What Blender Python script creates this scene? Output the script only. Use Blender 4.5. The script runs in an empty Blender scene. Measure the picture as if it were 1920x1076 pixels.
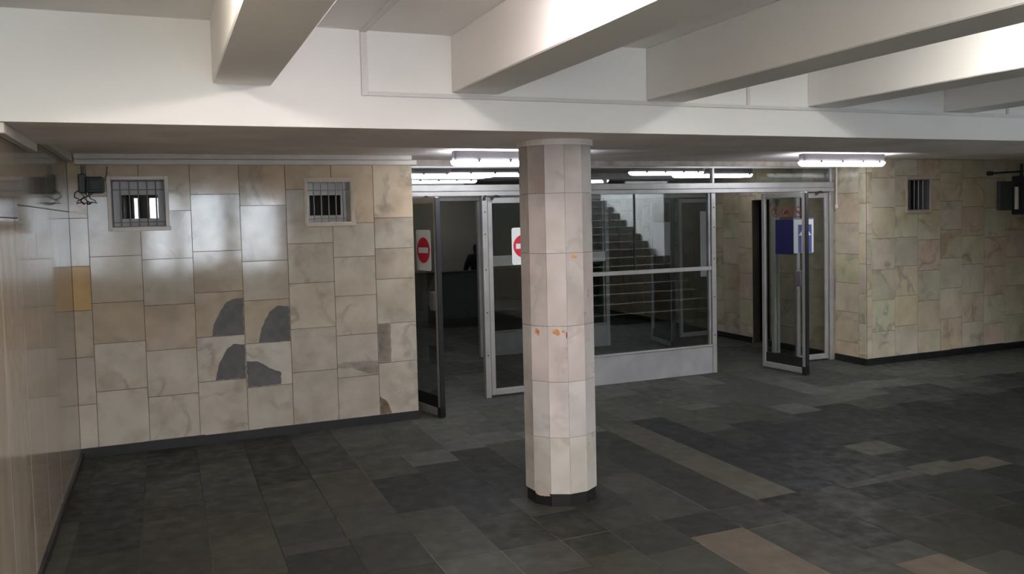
import bpy, math, random
from mathutils import Vector, Matrix

sc = bpy.context.scene
C = sc.collection

# ------------------------------------------------------------------ camera
YAW, PITCH, ROLL, F_PX = 0.39368, 0.05141, -0.02331, 1568.34
cam = bpy.data.objects.new('camera', bpy.data.cameras.new('camera'))
C.objects.link(cam)
cy, sy, cp, sp = math.cos(YAW), math.sin(YAW), math.cos(PITCH), math.sin(PITCH)
fw = Vector((sy * cp, cy * cp, -sp))
rt = Vector((cy, -sy, 0))
up = rt.cross(fw)
r2 = math.cos(ROLL) * rt + math.sin(ROLL) * up
u2 = -math.sin(ROLL) * rt + math.cos(ROLL) * up
mw = Matrix((r2, u2, -fw)).transposed().to_4x4()
mw.translation = Vector((0, 0, 1.9))
cam.matrix_world = mw
cam.data.sensor_width = 36
cam.data.lens = F_PX / 1920 * 36
cam.data.shift_y = -51.75 / 1920
cam.data.clip_start = 0.05
sc.camera = cam

# ------------------------------------------------------------------ colour management, world, daylight
sc.view_settings.view_transform = 'Standard'
sc.view_settings.look = 'None'
sc.view_settings.gamma = 1
sc.view_settings.use_curve_mapping = False
sc.view_settings.exposure = 0.0
SKY = 17.0            # overcast sky seen through the street windows and over the stairwell
LAMP_BAY = 128.0      # tubes between the ceiling beams
LAMP_LOW = 54.0      # tubes under the low ceiling
w = bpy.data.worlds.new('sky')
sc.world = w
w.use_nodes = True
bg = w.node_tree.nodes['Background']
bg.inputs[0].default_value = (0.83, 0.91, 1.0, 1)
bg.inputs[1].default_value = SKY

# ------------------------------------------------------------------ helpers
class MB:
    """collects shapes into one mesh"""
    def __init__(self):
        self.v, self.f, self.m, self.c, self.sm = [], [], [], [], []
    def face(self, pts, mat=0, col=None, smooth=False):
        n = len(self.v)
        self.v += [tuple(p) for p in pts]
        self.f.append(tuple(range(n, n + len(pts))))
        self.m.append(mat); self.c.append(col); self.sm.append(smooth)
    def poly(self, verts, faces, mat=0, col=None, smooth=False):
        n = len(self.v)
        self.v += [tuple(p) for p in verts]
        for f in faces:
            self.f.append(tuple(n + i for i in f)); self.m.append(mat); self.c.append(col); self.sm.append(smooth)
        return self
    def box(self, x0, x1, y0, y1, z0, z1, mat=0, col=None, bev=0.0):
        if bev <= 0:
            vs = [(x, y, z) for z in (z0, z1) for y in (y0, y1) for x in (x0, x1)]
            fs = [(0, 2, 3, 1), (4, 5, 7, 6), (0, 1, 5, 4), (2, 6, 7, 3), (0, 4, 6, 2), (1, 3, 7, 5)]
            return self.poly(vs, fs, mat, col)
        # chamfered box: three shrunken face pairs hull
        b = min(bev, (x1 - x0) / 2.01, (y1 - y0) / 2.01, (z1 - z0) / 2.01)
        X, Y, Z = (x0, x1), (y0, y1), (z0, z1)
        vs, idx = [], {}
        for i in (0, 1):
            for j in (0, 1):
                for k in (0, 1):
                    sx, sy_, sz = (1, -1)[i], (1, -1)[j], (1, -1)[k]
                    for a, p in enumerate(((X[i], Y[j] + b * sy_, Z[k] + b * sz), (X[i] + b * sx, Y[j], Z[k] + b * sz), (X[i] + b * sx, Y[j] + b * sy_, Z[k]))):
                        idx[(i, j, k, a)] = len(vs); vs.append(p)
        fs = []
        for s in (0, 1):
            fs.append([idx[(s, j, k, 0)] for j, k in ((0, 0), (0, 1), (1, 1), (1, 0))])
            fs.append([idx[(i, s, k, 1)] for i, k in ((0, 0), (1, 0), (1, 1), (0, 1))])
            fs.append([idx[(i, j, s, 2)] for i, j in ((0, 0), (0, 1), (1, 1), (1, 0))])
        for i in (0, 1):
            for j in (0, 1):
                fs.append([idx[(i, j, 0, 0)], idx[(i, j, 1, 0)], idx[(i, j, 1, 1)], idx[(i, j, 0, 1)]])
        for i in (0, 1):
            for k in (0, 1):
                fs.append([idx[(i, 0, k, 0)], idx[(i, 1, k, 0)], idx[(i, 1, k, 2)], idx[(i, 0, k, 2)]])
        for j in (0, 1):
            for k in (0, 1):
                fs.append([idx[(0, j, k, 1)], idx[(1, j, k, 1)], idx[(1, j, k, 2)], idx[(0, j, k, 2)]])
        for i in (0, 1):
            for j in (0, 1):
                for k in (0, 1):
                    fs.append([idx[(i, j, k, a)] for a in (0, 1, 2)])
        return self.poly(vs, fs, mat, col)
    def tube(self, pts, r, n=10, mat=0, col=None, caps=True):
        pts = [Vector(p) for p in pts]
        rs = r if isinstance(r, (list, tuple)) else [r] * len(pts)
        rings = []
        prev = None
        for i, p in enumerate(pts):
            d = (pts[min(i + 1, len(pts) - 1)] - pts[max(i - 1, 0)]).normalized()
            if prev is None:
                a = Vector((0, 0, 1)) if abs(d.z) < 0.9 else Vector((1, 0, 0))
                e1 = d.cross(a).normalized()
            else:
                e1 = (prev - d * prev.dot(d)).normalized()
            prev = e1
            e2 = d.cross(e1)
            rings.append([p + rs[i] * (math.cos(2 * math.pi * k / n) * e1 + math.sin(2 * math.pi * k / n) * e2) for k in range(n)])
        vs = [q for R in rings for q in R]
        fs = []
        for i in range(len(rings) - 1):
            for k in range(n):
                a, b = i * n + k, i * n + (k + 1) % n
                fs.append((a, b, b + n, a + n))
        self.poly(vs, fs, mat, col, True)
        if caps:
            self.face(list(reversed(rings[0])), mat, col); self.face(rings[-1], mat, col)
        return self
    def prism(self, pts, axis, a0, a1, mat=0, col=None):
        """pts: 2-D outline in the other two axes (order x,y,z without axis)"""
        def P(p, a):
            q = list(p); q.insert('xyz'.index(axis), a); return tuple(q)
        n = len(pts)
        vs = [P(p, a0) for p in pts] + [P(p, a1) for p in pts]
        fs = [tuple(range(n)), tuple(range(2 * n - 1, n - 1, -1))]
        fs += [(i, (i + 1) % n + 0, (i + 1) % n + n, i + n) for i in range(n)]
        return self.poly(vs, fs, mat, col)
    def build(self, name, mats, parent=None, recalc=True):
        me = bpy.data.meshes.new(name)
        me.from_pydata(self.v, [], self.f)
        if not isinstance(mats, (list, tuple)):
            mats = [mats]
        for m in mats:
            me.materials.append(m)
        for p, mi, s in zip(me.polygons, self.m, self.sm):
            p.material_index = mi; p.use_smooth = s
        if any(c is not None for c in self.c):
            at = me.color_attributes.new('tile', 'FLOAT_COLOR', 'CORNER')
            for p, c in zip(me.polygons, self.c):
                c = c or (0.5, 0.5, 0.5, 0.5)
                for li in p.loop_indices:
                    at.data[li].color = c
        if recalc:
            import bmesh
            bm = bmesh.new(); bm.from_mesh(me)
            bmesh.ops.recalc_face_normals(bm, faces=bm.faces)
            bm.to_mesh(me); bm.free()
        o = bpy.data.objects.new(name, me)
        C.objects.link(o)
        if parent is not None:
            o.parent = parent
        return o

def struct(o):
    o['kind'] = 'structure'
    return o
def tag(o, label, cat, group=None):
    o['label'] = label; o['category'] = cat
    if group:
        o['group'] = group
    return o
def empty(name, loc=(0, 0, 0), rz=0.0):
    o = bpy.data.objects.new(name, None)
    o.empty_display_size = 0.1
    o.location = loc; o.rotation_euler = (0, 0, rz)
    C.objects.link(o)
    return o

# ------------------------------------------------------------------ materials
def new_mat(name):
    m = bpy.data.materials.new(name); m.use_nodes = True
    nt = m.node_tree
    return m, nt, nt.nodes['Principled BSDF']
def N(nt, t, **kw):
    n = nt.nodes.new(t)
    for k, v in kw.items():
        setattr(n, k, v)
    return n
def ramp(nt, stops):
    r = N(nt, 'ShaderNodeValToRGB')
    e = r.color_ramp.elements
    e[0].position, e[0].color = stops[0][0], (*stops[0][1], 1)
    e[1].position, e[1].color = stops[-1][0], (*stops[-1][1], 1)
    for p, c in stops[1:-1]:
        x = e.new(p); x.color = (*c, 1)
    return r
def mixc(nt, blend, fac, a, b):
    m = N(nt, 'ShaderNodeMix', data_type='RGBA', blend_type=blend)
    for s, v in ((m.inputs[0], fac), (m.inputs[6], a), (m.inputs[7], b)):
        if hasattr(v, 'default_value') or isinstance(v, bpy.types.NodeSocket):
            nt.links.new(v, s)
        else:
            s.default_value = v if not isinstance(v, tuple) or len(v) == 4 else (*v, 1)
    return m.outputs[2]

def plain(name, col, rough=0.6, metal=0.0, noise=0.12, scale=6.0, bump=0.0, spec=0.5):
    m, nt, b = new_mat(name)
    tc = N(nt, 'ShaderNodeTexCoord')
    n1 = N(nt, 'ShaderNodeTexNoise'); n1.inputs['Scale'].default_value = scale; n1.inputs['Detail'].default_value = 6
    nt.links.new(tc.outputs['Object'], n1.inputs['Vector'])
    lo = tuple(c * (1 - noise) for c in col); hi = tuple(min(1, c * (1 + noise)) for c in col)
    r = ramp(nt, [(0.3, lo), (0.7, hi)])
    nt.links.new(n1.outputs['Fac'], r.inputs[0])
    nt.links.new(r.outputs[0], b.inputs['Base Color'])
    b.inputs['Roughness'].default_value = rough
    b.inputs['Metallic'].default_value = metal
    b.inputs['Specular IOR Level'].default_value = spec
    if bump:
        n2 = N(nt, 'ShaderNodeTexNoise'); n2.inputs['Scale'].default_value = scale * 8; n2.inputs['Detail'].default_value = 4
        nt.links.new(tc.outputs['Object'], n2.inputs['Vector'])
        bp = N(nt, 'ShaderNodeBump'); bp.inputs['Strength'].default_value = bump; bp.inputs['Distance'].default_value = 0.004
        nt.links.new(n2.outputs['Fac'], bp.inputs['Height']); nt.links.new(bp.outputs[0], b.inputs['Normal'])
    return m

def marble(name, cloud_lo=(0.80, 0.78, 0.75), cloud_hi=(1.12, 1.12, 1.12), rough=0.15, vein=(0.30, 0.27, 0.24), stain=(0.55, 0.36, 0.20), stain_amt=0.5, stretch=(1, 1, 1), wav=0.12, vein_amt=0.6):
    """polished marble slabs; the tile attribute carries each slab's own colour (rgb) and a random number (alpha)"""
    m, nt, b = new_mat(name)
    tc = N(nt, 'ShaderNodeTexCoord')
    mp = N(nt, 'ShaderNodeMapping'); mp.inputs['Scale'].default_value = stretch
    nt.links.new(tc.outputs['Object'], mp.inputs[0])
    at = N(nt, 'ShaderNodeAttribute', attribute_name='tile')
    w4 = N(nt, 'ShaderNodeMath', operation='MULTIPLY'); w4.inputs[1].default_value = 60
    nt.links.new(at.outputs['Alpha'], w4.inputs[0])
    def noise(scale, detail, dist=0.0):
        n = N(nt, 'ShaderNodeTexNoise', noise_dimensions='4D')
        n.inputs['Scale'].default_value = scale; n.inputs['Detail'].default_value = detail; n.inputs['Distortion'].default_value = dist
        nt.links.new(mp.outputs[0], n.inputs['Vector']); nt.links.new(w4.outputs[0], n.inputs['W'])
        return n.outputs['Fac']
    cloud = ramp(nt, [(0.3, cloud_lo), (0.7, cloud_hi)])
    nt.links.new(noise(4.0, 7), cloud.inputs[0])
    c = mixc(nt, 'MULTIPLY', 1.0, at.outputs['Color'], cloud.outputs[0])
    v = ramp(nt, [(0.465, (0, 0, 0)), (0.50, (1, 1, 1)), (0.52, (0, 0, 0))])
    nt.links.new(noise(1.5, 6, 0.45), v.inputs[0])
    vm = N(nt, 'ShaderNodeMath', operation='MULTIPLY')
    vf = ramp(nt, [(0.44, (0, 0, 0)), (0.60, (vein_amt,) * 3)])
    nt.links.new(noise(2.7, 2), vf.inputs[0])
    nt.links.new(v.outputs[0], vm.inputs[0]); nt.links.new(vf.outputs[0], vm.inputs[1])
    c = mixc(nt, 'MIX', vm.outputs[0], c, vein)
    s = ramp(nt, [(0.56, (0, 0, 0)), (0.72, (stain_amt,) * 3)])
    nt.links.new(noise(3.1, 8, 0.4), s.inputs[0])
    c = mixc(nt, 'MULTIPLY', s.outputs[0], c, stain)
    nt.links.new(c, b.inputs['Base Color'])
    rr = ramp(nt, [(0.3, (rough * 0.8,) * 3), (0.75, (rough * 1.5,) * 3)])
    nt.links.new(noise(9, 4), rr.inputs[0]); nt.links.new(rr.outputs[0], b.inputs['Roughness'])
    bp = N(nt, 'ShaderNodeBump'); bp.inputs['Strength'].default_value = wav; bp.inputs['Distance'].default_value = 0.01
    nt.links.new(noise(2.2, 1), bp.inputs['Height']); nt.links.new(bp.outputs[0], b.inputs['Normal'])
    return m

M = {}
M['marble'] = marble('polished_marble', rough=0.085, wav=0.05, vein=(0.24, 0.21, 0.18), vein_amt=0.6)
M['marble_col'] = marble('column_marble', rough=0.32, stain_amt=0.4, vein=(0.30, 0.30, 0.29), vein_amt=0.6)
M['marble_side'] = marble('streaked_marble', rough=0.085, wav=0.05, stretch=(1, 1.6, 0.35), stain_amt=0.45, vein_amt=0.4)
M['slab'] = marble('slate_floor', cloud_lo=(0.9, 0.9, 0.88), cloud_hi=(1.08, 1.08, 1.07), rough=0.5, vein=(0.03, 0.03, 0.027), stain=(0.75, 0.72, 0.62), stain_amt=0.6, wav=0.08, vein_amt=0.3)
M['slab'].node_tree.nodes['Principled BSDF'].inputs['Specular IOR Level'].default_value = 0.12
M['grout'] = plain('grout', (0.085, 0.065, 0.05), 0.9)
M['floor_grout'] = plain('floor_grout', (0.045, 0.044, 0.038), 0.9, noise=0.5, scale=3)
M['light_grout'] = plain('sandy_floor_joint', (0.13, 0.125, 0.10), 0.9, noise=0.5, scale=2.5)
M['base'] = plain('black_skirting', (0.010, 0.010, 0.010), 0.5, noise=0.4, scale=12, bump=0.3)
M['paint'] = plain('white_paint', (0.86, 0.845, 0.82), 0.7, noise=0.03, scale=1.5, bump=0.06)
M['paint_low'] = plain('lifted_white_paint', (0.90, 0.815, 0.76), 0.75, noise=0.10, scale=2.0, bump=0.15)  # white paint, raised and warmed to make up for weak light below the girder
M['plaster'] = plain('rough_plaster', (0.42, 0.37, 0.32), 0.9, noise=0.25, scale=9, bump=0.5)
M['trunk'] = plain('plastic_trunking', (0.64, 0.59, 0.53), 0.5, noise=0.06)
M['duct'] = plain('white_duct', (0.70, 0.67, 0.66), 0.5, noise=0.03)
M['alu'] = plain('aluminium', (0.41, 0.395, 0.375), 0.38, 0.35, noise=0.10, scale=8, bump=0.05)
M['alu_dark'] = plain('weathered_aluminium', (0.30, 0.30, 0.29), 0.45, 0.35, noise=0.2)
M['panel'] = plain('painted_panel', (0.33, 0.32, 0.32), 0.55, noise=0.12, scale=5, bump=0.1)
M['panel_pale'] = plain('pale_post_paint', (0.62, 0.61, 0.57), 0.5, noise=0.08)
M['rubber'] = plain('black_rubber', (0.015, 0.015, 0.016), 0.5)
M['steel'] = plain('painted_steel', (0.13, 0.12, 0.125), 0.5, 0.2)
M['box_green'] = plain('grey_green_paint', (0.055, 0.065, 0.055), 0.5, noise=0.2, scale=20)
M['cable'] = plain('cable', (0.03, 0.03, 0.028), 0.6)
M['cement'] = plain('cement', (0.105, 0.10, 0.10), 0.75, noise=0.2, scale=12, bump=0.3)
M['brown'] = plain('exposed_mortar', (0.17, 0.12, 0.075), 0.9, noise=0.3, scale=20, bump=0.4)
M['rust'] = plain('rust', (0.50, 0.24, 0.09), 0.7, noise=0.4, scale=60)
M['rust_dark'] = plain('rust_dark', (0.22, 0.05, 0.03), 0.7, noise=0.3, scale=60)
M['white'] = plain('sticker_white', (0.78, 0.78, 0.74), 0.45, noise=0.02)
M['red'] = plain('sign_red', (0.60, 0.02, 0.04), 0.45, noise=0.03)
M['blue'] = plain('sign_blue', (0.010, 0.010, 0.075), 0.5, noise=0.05)
M['blue_soft'] = plain('sign_blue_faded', (0.10, 0.11, 0.36), 0.5, noise=0.05)
M['ink'] = plain('ink', (0.02, 0.02, 0.02), 0.6)
M['paper'] = plain('paper', (0.75, 0.76, 0.78), 0.7, noise=0.03)
M['dark_slab'] = plain('dark_dado', (0.035, 0.037, 0.035), 0.4, noise=0.3, scale=3)
M['beige'] = plain('beige_wall', (0.30, 0.27, 0.22), 0.7, noise=0.12, scale=2)
M['nosing'] = plain('worn_stair_edge', (0.75, 0.75, 0.72), 0.6)
M['beige_far'] = plain('beige_wall_far', (0.50, 0.46, 0.38), 0.7, noise=0.08, scale=2)
M['stair'] = plain('stair_stone', (0.055, 0.06, 0.055), 0.6, noise=0.2, scale=5)
M['black'] = plain('unlit_room_black', (0.01, 0.01, 0.01), 0.9)  # black put in for the darkness of rooms behind doorway and vent
M['cloth'] = plain('dark_cloth', (0.012, 0.012, 0.014), 0.9)
M['skin'] = plain('skin', (0.42, 0.26, 0.19), 0.6)
M['hair'] = plain('hair', (0.02, 0.015, 0.01), 0.7)

def emis(name, col, s):
    m, nt, b = new_mat(name)
    n1 = N(nt, 'ShaderNodeTexNoise'); n1.inputs['Scale'].default_value = 5
    r = ramp(nt, [(0.3, tuple(c * 0.97 for c in col)), (0.7, col)])
    nt.links.new(n1.outputs['Fac'], r.inputs[0])
    nt.links.new(r.outputs[0], b.inputs['Emission Color'])
    b.inputs['Base Color'].default_value = (0.8, 0.8, 0.8, 1)
    b.inputs['Emission Strength'].default_value = s
    return m
M['tube_low'] = emis('lamp_diffuser_low', (0.86, 0.90, 1.0), LAMP_LOW)
M['tube_in'] = emis('lamp_diffuser_inner', (0.90, 0.94, 1.0), LAMP_LOW * 0.12)
M['tube_bay'] = emis('lamp_diffuser_bay', (1.0, 0.88, 0.87), LAMP_BAY)
M['tube_added'] = emis('lamp_diffuser_added', (1.0, 0.97, 0.86), LAMP_BAY * 1.25)  # glow of the added lamp that brightens the left girder
M['tube_stair'] = emis('lamp_diffuser_stair', (0.88, 0.92, 1.0), 170)
M['tube_white'] = emis('lamp_diffuser_white', (1.0, 0.97, 0.90), LAMP_BAY * 0.7)

def glass_mat(name, tint=(0.78, 0.80, 0.79), ior=1.66, rough=0.01):
    m = bpy.data.materials.new(name); m.use_nodes = True
    nt = m.node_tree; nt.nodes.clear()
    out = N(nt, 'ShaderNodeOutputMaterial'); mx = N(nt, 'ShaderNodeMixShader')
    tr = N(nt, 'ShaderNodeBsdfTransparent'); gl = N(nt, 'ShaderNodeBsdfGlossy'); fr = N(nt, 'ShaderNodeFresnel')
    tc = N(nt, 'ShaderNodeTexCoord'); n1 = N(nt, 'ShaderNodeTexNoise'); n1.inputs['Scale'].default_value = 2.0; n1.inputs['Detail'].default_value = 5
    nt.links.new(tc.outputs['Object'], n1.inputs['Vector'])
    r = ramp(nt, [(0.3, tuple(c * 0.93 for c in tint)), (0.7, tint)])
    nt.links.new(n1.outputs['Fac'], r.inputs[0]); nt.links.new(r.outputs[0], tr.inputs[0])
    gl.inputs['Roughness'].default_value = rough
    gm = N(nt, 'ShaderNodeNewGeometry'); mr = N(nt, 'ShaderNodeMapRange')   # same reflectance on both faces of the pane
    mr.inputs['To Min'].default_value = ior; mr.inputs['To Max'].default_value = 1 / ior
    nt.links.new(gm.outputs['Backfacing'], mr.inputs['Value']); nt.links.new(mr.outputs['Result'], fr.inputs['IOR'])
    nt.links.new(fr.outputs[0], mx.inputs[0]); nt.links.new(tr.outputs[0], mx.inputs[1]); nt.links.new(gl.outputs[0], mx.inputs[2])
    nt.links.new(mx.outputs[0], out.inputs[0])
    return m
M['glass'] = glass_mat('door_glass')
M['glass_clean'] = glass_mat('window_glass', (0.85, 0.87, 0.88))

# ------------------------------------------------------------------ key dimensions (metres; camera at the origin, eye 1.9)
YW = 7.62          # face of the marble walls either side of the doors
YF = 8.17          # glazed door screen
XL = -0.70         # left wall
XA, XB = 2.17, 7.77  # opening between the two marble walls
Z_SOF = 2.388      # underside of the big girder
Z_LOW = 2.485      # low ceiling
Z_HI = 2.905       # high ceiling
YG0, YG1 = 4.45, 5.62
Y_BACK = -4.0
X_END = 12.0
STX0, STX1, STY = 6.3, 9.3, 3.70   # stairwell to the street

# ------------------------------------------------------------------ floor: slate slabs in lanes along Y
rnd = random.Random(7)
LANES = [XL, -0.575, -0.2, 0.18, 0.555, 0.94, 1.32, 1.70, 2.07, 2.40, 2.77, 3.14, 3.53, 3.865, 4.22, 4.58, 4.95, 5.33]
while LANES[-1] < X_END:
    LANES.append(LANES[-1] + 0.37)
LANES[-1] = X_END
OVER = [  # x, y0, y1, colour
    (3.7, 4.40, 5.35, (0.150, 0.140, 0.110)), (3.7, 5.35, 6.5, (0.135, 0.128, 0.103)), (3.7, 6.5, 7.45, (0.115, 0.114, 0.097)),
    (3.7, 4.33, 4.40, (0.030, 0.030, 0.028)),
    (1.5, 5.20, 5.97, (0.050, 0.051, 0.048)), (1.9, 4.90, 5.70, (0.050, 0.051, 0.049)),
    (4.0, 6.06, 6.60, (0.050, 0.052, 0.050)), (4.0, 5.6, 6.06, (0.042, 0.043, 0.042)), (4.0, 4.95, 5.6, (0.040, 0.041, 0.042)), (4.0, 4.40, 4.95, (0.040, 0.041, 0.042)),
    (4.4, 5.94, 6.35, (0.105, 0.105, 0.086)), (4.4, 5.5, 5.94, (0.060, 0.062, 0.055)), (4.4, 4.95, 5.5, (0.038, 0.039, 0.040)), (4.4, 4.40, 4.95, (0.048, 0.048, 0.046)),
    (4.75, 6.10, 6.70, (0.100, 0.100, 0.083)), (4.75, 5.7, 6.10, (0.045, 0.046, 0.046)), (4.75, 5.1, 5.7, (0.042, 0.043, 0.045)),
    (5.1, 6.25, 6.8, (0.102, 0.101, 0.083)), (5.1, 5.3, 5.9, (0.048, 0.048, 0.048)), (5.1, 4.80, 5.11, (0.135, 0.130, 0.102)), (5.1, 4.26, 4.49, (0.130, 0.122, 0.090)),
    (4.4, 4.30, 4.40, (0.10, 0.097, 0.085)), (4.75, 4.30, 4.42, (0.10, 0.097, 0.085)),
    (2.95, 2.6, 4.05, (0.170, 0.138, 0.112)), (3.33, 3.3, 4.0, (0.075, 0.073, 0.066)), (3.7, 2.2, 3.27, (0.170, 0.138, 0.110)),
    (5.6, 4.2, 4.42, (0.14, 0.12, 0.09)),
    (-0.4, 6.10, 6.44, (0.060, 0.062, 0.060)), (-0.4, 5.72, 6.10, (0.058, 0.060, 0.058)), (-0.4, 6.44, 6.80, (0.063, 0.065, 0.064)), (-0.4, 5.33, 5.72, (0.055, 0.057, 0.054)),
    (0.0, 5.05, 5.42, (0.078, 0.077, 0.068)), (0.0, 5.42, 5.78, (0.084, 0.082, 0.072)), (0.35, 5.30, 5.65, (0.088, 0.085, 0.073)), (0.75, 4.45, 4.82, (0.050, 0.051, 0.049)),
    (0.75, 5.52, 6.2, (0.095, 0.093, 0.075)), (1.1, 5.5, 6.3, (0.100, 0.097, 0.078)),
]
FK = 0.44   # overall reflectance of the slate
f = MB()
f.box(XL, 1.31, Y_BACK, 17.0, -0.15, -0.004, 1); f.box(1.31, X_END, Y_BACK, 17.0, -0.15, -0.0016, 2)
def slab(x0, x1, y0, y1, col):
    g = rnd.choice([0.0008, 0.0012, 0.0012, 0.003]) if x0 > 0.5 or y0 > 6.5 else rnd.choice([0.002, 0.004])
    x0 += g; x1 -= g; y0 += g; y1 -= g
    t = [rnd.uniform(-0.0006, 0.0006) for _ in range(4)]
    c = (col[0] * FK, col[1] * FK, col[2] * FK, rnd.random())
    top = [(x0, y0, t[0]), (x1, y0, t[1]), (x1, y1, t[2]), (x0, y1, t[3])]
    f.face(top, 0, c)
    for i in range(4):
        a, b_ = top[i], top[(i + 1) % 4]
        f.face([(a[0], a[1], -0.006), (b_[0], b_[1], -0.006), b_, a], 0, c)
for i in range(len(LANES) - 1):
    x0, x1 = LANES[i], LANES[i + 1]
    xm = (x0 + x1) / 2
    ov = [o for o in OVER if x0 < o[0] < x1]
    cuts = set([Y_BACK, 17.0])
    if x1 < 8: cuts.add(4.35 if not ov else 4.36)
    fixed = set()
    for o in ov: fixed |= {o[1], o[2]}
    if fixed: cuts = {c for c in cuts if all(abs(c - q) > 0.12 for q in fixed)}
    cuts |= fixed
    y = Y_BACK + rnd.uniform(0.1, 0.4)
    while y < 17:
        if all(abs(y - q) > 0.13 for q in cuts) and not any(o[1] < y < o[2] for o in ov):
            cuts.add(y)
        y += rnd.choice([0.36, 0.37, 0.37, 0.55, 0.72])
    cs = sorted(cuts)
    for a, b_ in zip(cs, cs[1:]):
        m_ = (a + b_) / 2
        col = None
        for o in ov:
            if o[1] <= m_ <= o[2]: col = o[3]
        if col is None:
            k = rnd.choice([0.054, 0.062, 0.072, 0.078, 0.086, 0.098])
            if m_ > 6.3 and xm > 1.5: k = rnd.choice([0.12, 0.145, 0.17, 0.19])  # paler slabs near the doors: lamplight put into their colour
            if m_ < 4.35 and xm > 1.9: k = rnd.choice([0.044, 0.054, 0.066, 0.076])  # front and right slabs darkened in colour to offset stairwell daylight
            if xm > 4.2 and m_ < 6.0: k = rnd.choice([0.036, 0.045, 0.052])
            wm = rnd.uniform(0.80, 0.92)
            col = (k, k * rnd.uniform(0.98, 1.01), k * wm)
        slab(x0, x1, a, b_, col)
floor = struct(f.build('floor', [M['slab'], M['floor_grout'], M['light_grout']]))

# ------------------------------------------------------------------ marble wall builder
def clip(rects, hole):
    out = []
    hx0, hx1, hz0, hz1 = hole
    for x0, x1, z0, z1 in rects:
        if hx1 <= x0 or hx0 >= x1 or hz1 <= z0 or hz0 >= z1:
            out.append((x0, x1, z0, z1)); continue
        if x0 < hx0: out.append((x0, hx0, z0, z1))
        if x1 > hx1: out.append((hx1, x1, z0, z1))
        a, b_ = max(x0, hx0), min(x1, hx1)
        if z0 < hz0: out.append((a, b_, z0, hz0))
        if z1 > hz1: out.append((a, b_, hz1, z1))
    return out

def marble_wall(name, to3, cols, holes, back, ztop, zbot, colour, mat, tilt=0.004, seed=1, gap=0.0022, raise_=0.012):
    """to3(u, d, z): d = distance in front of the backing; cols: [(u0,u1,[joints])]; back: list of solid boxes (u0,u1,z0,z1,depth)"""
    rn = random.Random(seed)
    b = MB()
    rects = [(min(c[0] for c in cols), max(c[1] for c in cols), zbot, ztop)]
    for h in holes: rects = clip(rects, h)
    for u0, u1, z0, z1 in rects:
        p = [to3(u, d, z) for z in (z0, z1) for d in (-back, 0) for u in (u0, u1)]
        b.poly(p, [(0, 2, 3, 1), (4, 5, 7, 6), (0, 1, 5, 4), (2, 6, 7, 3), (0, 4, 6, 2), (1, 3, 7, 5)], 1)
    for ci, (u0, u1, js) in enumerate(cols):
        zs = sorted([zbot] + [j for j in js if zbot + 0.03 < j < ztop - 0.03] + [ztop])
        for z0, z1 in zip(zs, zs[1:]):
            col = colour(ci, (z0 + z1) / 2, rn)
            c = (*col, rn.random())
            ta, tb = rn.uniform(-tilt, tilt), rn.uniform(-tilt, tilt)
            um, zm = (u0 + u1) / 2, (z0 + z1) / 2
            rs = [(u0 + gap, u1 - gap, z0 + gap, z1 - gap)]
            for h in holes: rs = clip(rs, h)
            for a0, a1, c0, c1 in rs:
                D = lambda u, z: raise_ + ta * (u - um) + tb * (z - zm)
                q = [(a0, c0), (a1, c0), (a1, c1), (a0, c1)]
                fr = [to3(u, D(u, z), z) for u, z in q]
                bk = [to3(u, 0, z) for u, z in q]
                b.face(fr, 0, c)
                for i in range(4):
                    j = (i + 1) % 4
                    b.face([bk[i], bk[j], fr[j], fr[i]], 0, c)
    return struct(b.build(name, [mat, M['grout']]))

def joints(off, top, h=0.37, rn=random.Random(3)):
    z, out = off, []
    while z < top:
        out.append(z); z += h * rn.uniform(0.96, 1.04)
    return out

PAL = [(0.49, 0.405, 0.31), (0.52, 0.44, 0.345), (0.48, 0.395, 0.295), (0.52, 0.45, 0.365), (0.475, 0.385, 0.29), (0.50, 0.42, 0.33)]
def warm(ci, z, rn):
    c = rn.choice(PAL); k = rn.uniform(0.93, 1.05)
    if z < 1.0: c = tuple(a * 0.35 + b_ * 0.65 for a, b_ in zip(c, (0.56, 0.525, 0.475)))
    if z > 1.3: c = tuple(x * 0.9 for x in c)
    if z > 2.1: c = tuple(a * b_ for a, b_ in zip(c, (1.42, 1.31, 1.17)))  # top rows brightened in colour against the dim light under the soffit
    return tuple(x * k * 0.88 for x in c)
def warm_back(ci, z, rn):
    if ci == 0 and 1.21 < z < 1.58: return (0.52, 0.35, 0.17)
    c = warm(ci, z, rn)
    if ci in (5, 6) and 1.2 < z < 2.0: c = (0.46, 0.405, 0.325)
    return c

# left part of the end wall, tile joints as in the place
W1 = (-0.385, 0.022, 1.885, 2.275)   # window 1 opening
W2 = (1.195, 1.590, 1.88, 2.255)     # window 2 opening
cols = [(XL, -0.565, [1.966, 1.575, 1.214, 0.83, 0.439]), (-0.565, -0.176, [2.14, 1.648, 1.268, 0.932, 0.536]),
        (-0.176, 0.222, [2.014, 1.61, 1.222, 0.842, 0.451]), (0.222, 0.620, [2.148, 1.662, 1.308, 0.924, 0.539]),
        (0.620, 1.010, [2.046, 1.559, 1.216, 0.838, 0.45]), (1.010, 1.414, [2.183, 1.701, 1.346, 0.937, 0.546]),
        (1.414, 1.797, [1.873, 1.565, 1.208, 0.849, 0.459]), (1.797, XA, [1.913, 1.629, 1.345, 0.93, 0.563])]
wall_back = marble_wall('wall_back', lambda u, d, z: (u, YW + 0.012 - d, z), cols, [W1, W2], 0.30, Z_LOW, 0.0, warm_back, M['marble'], seed=11, tilt=0.006)
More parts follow.
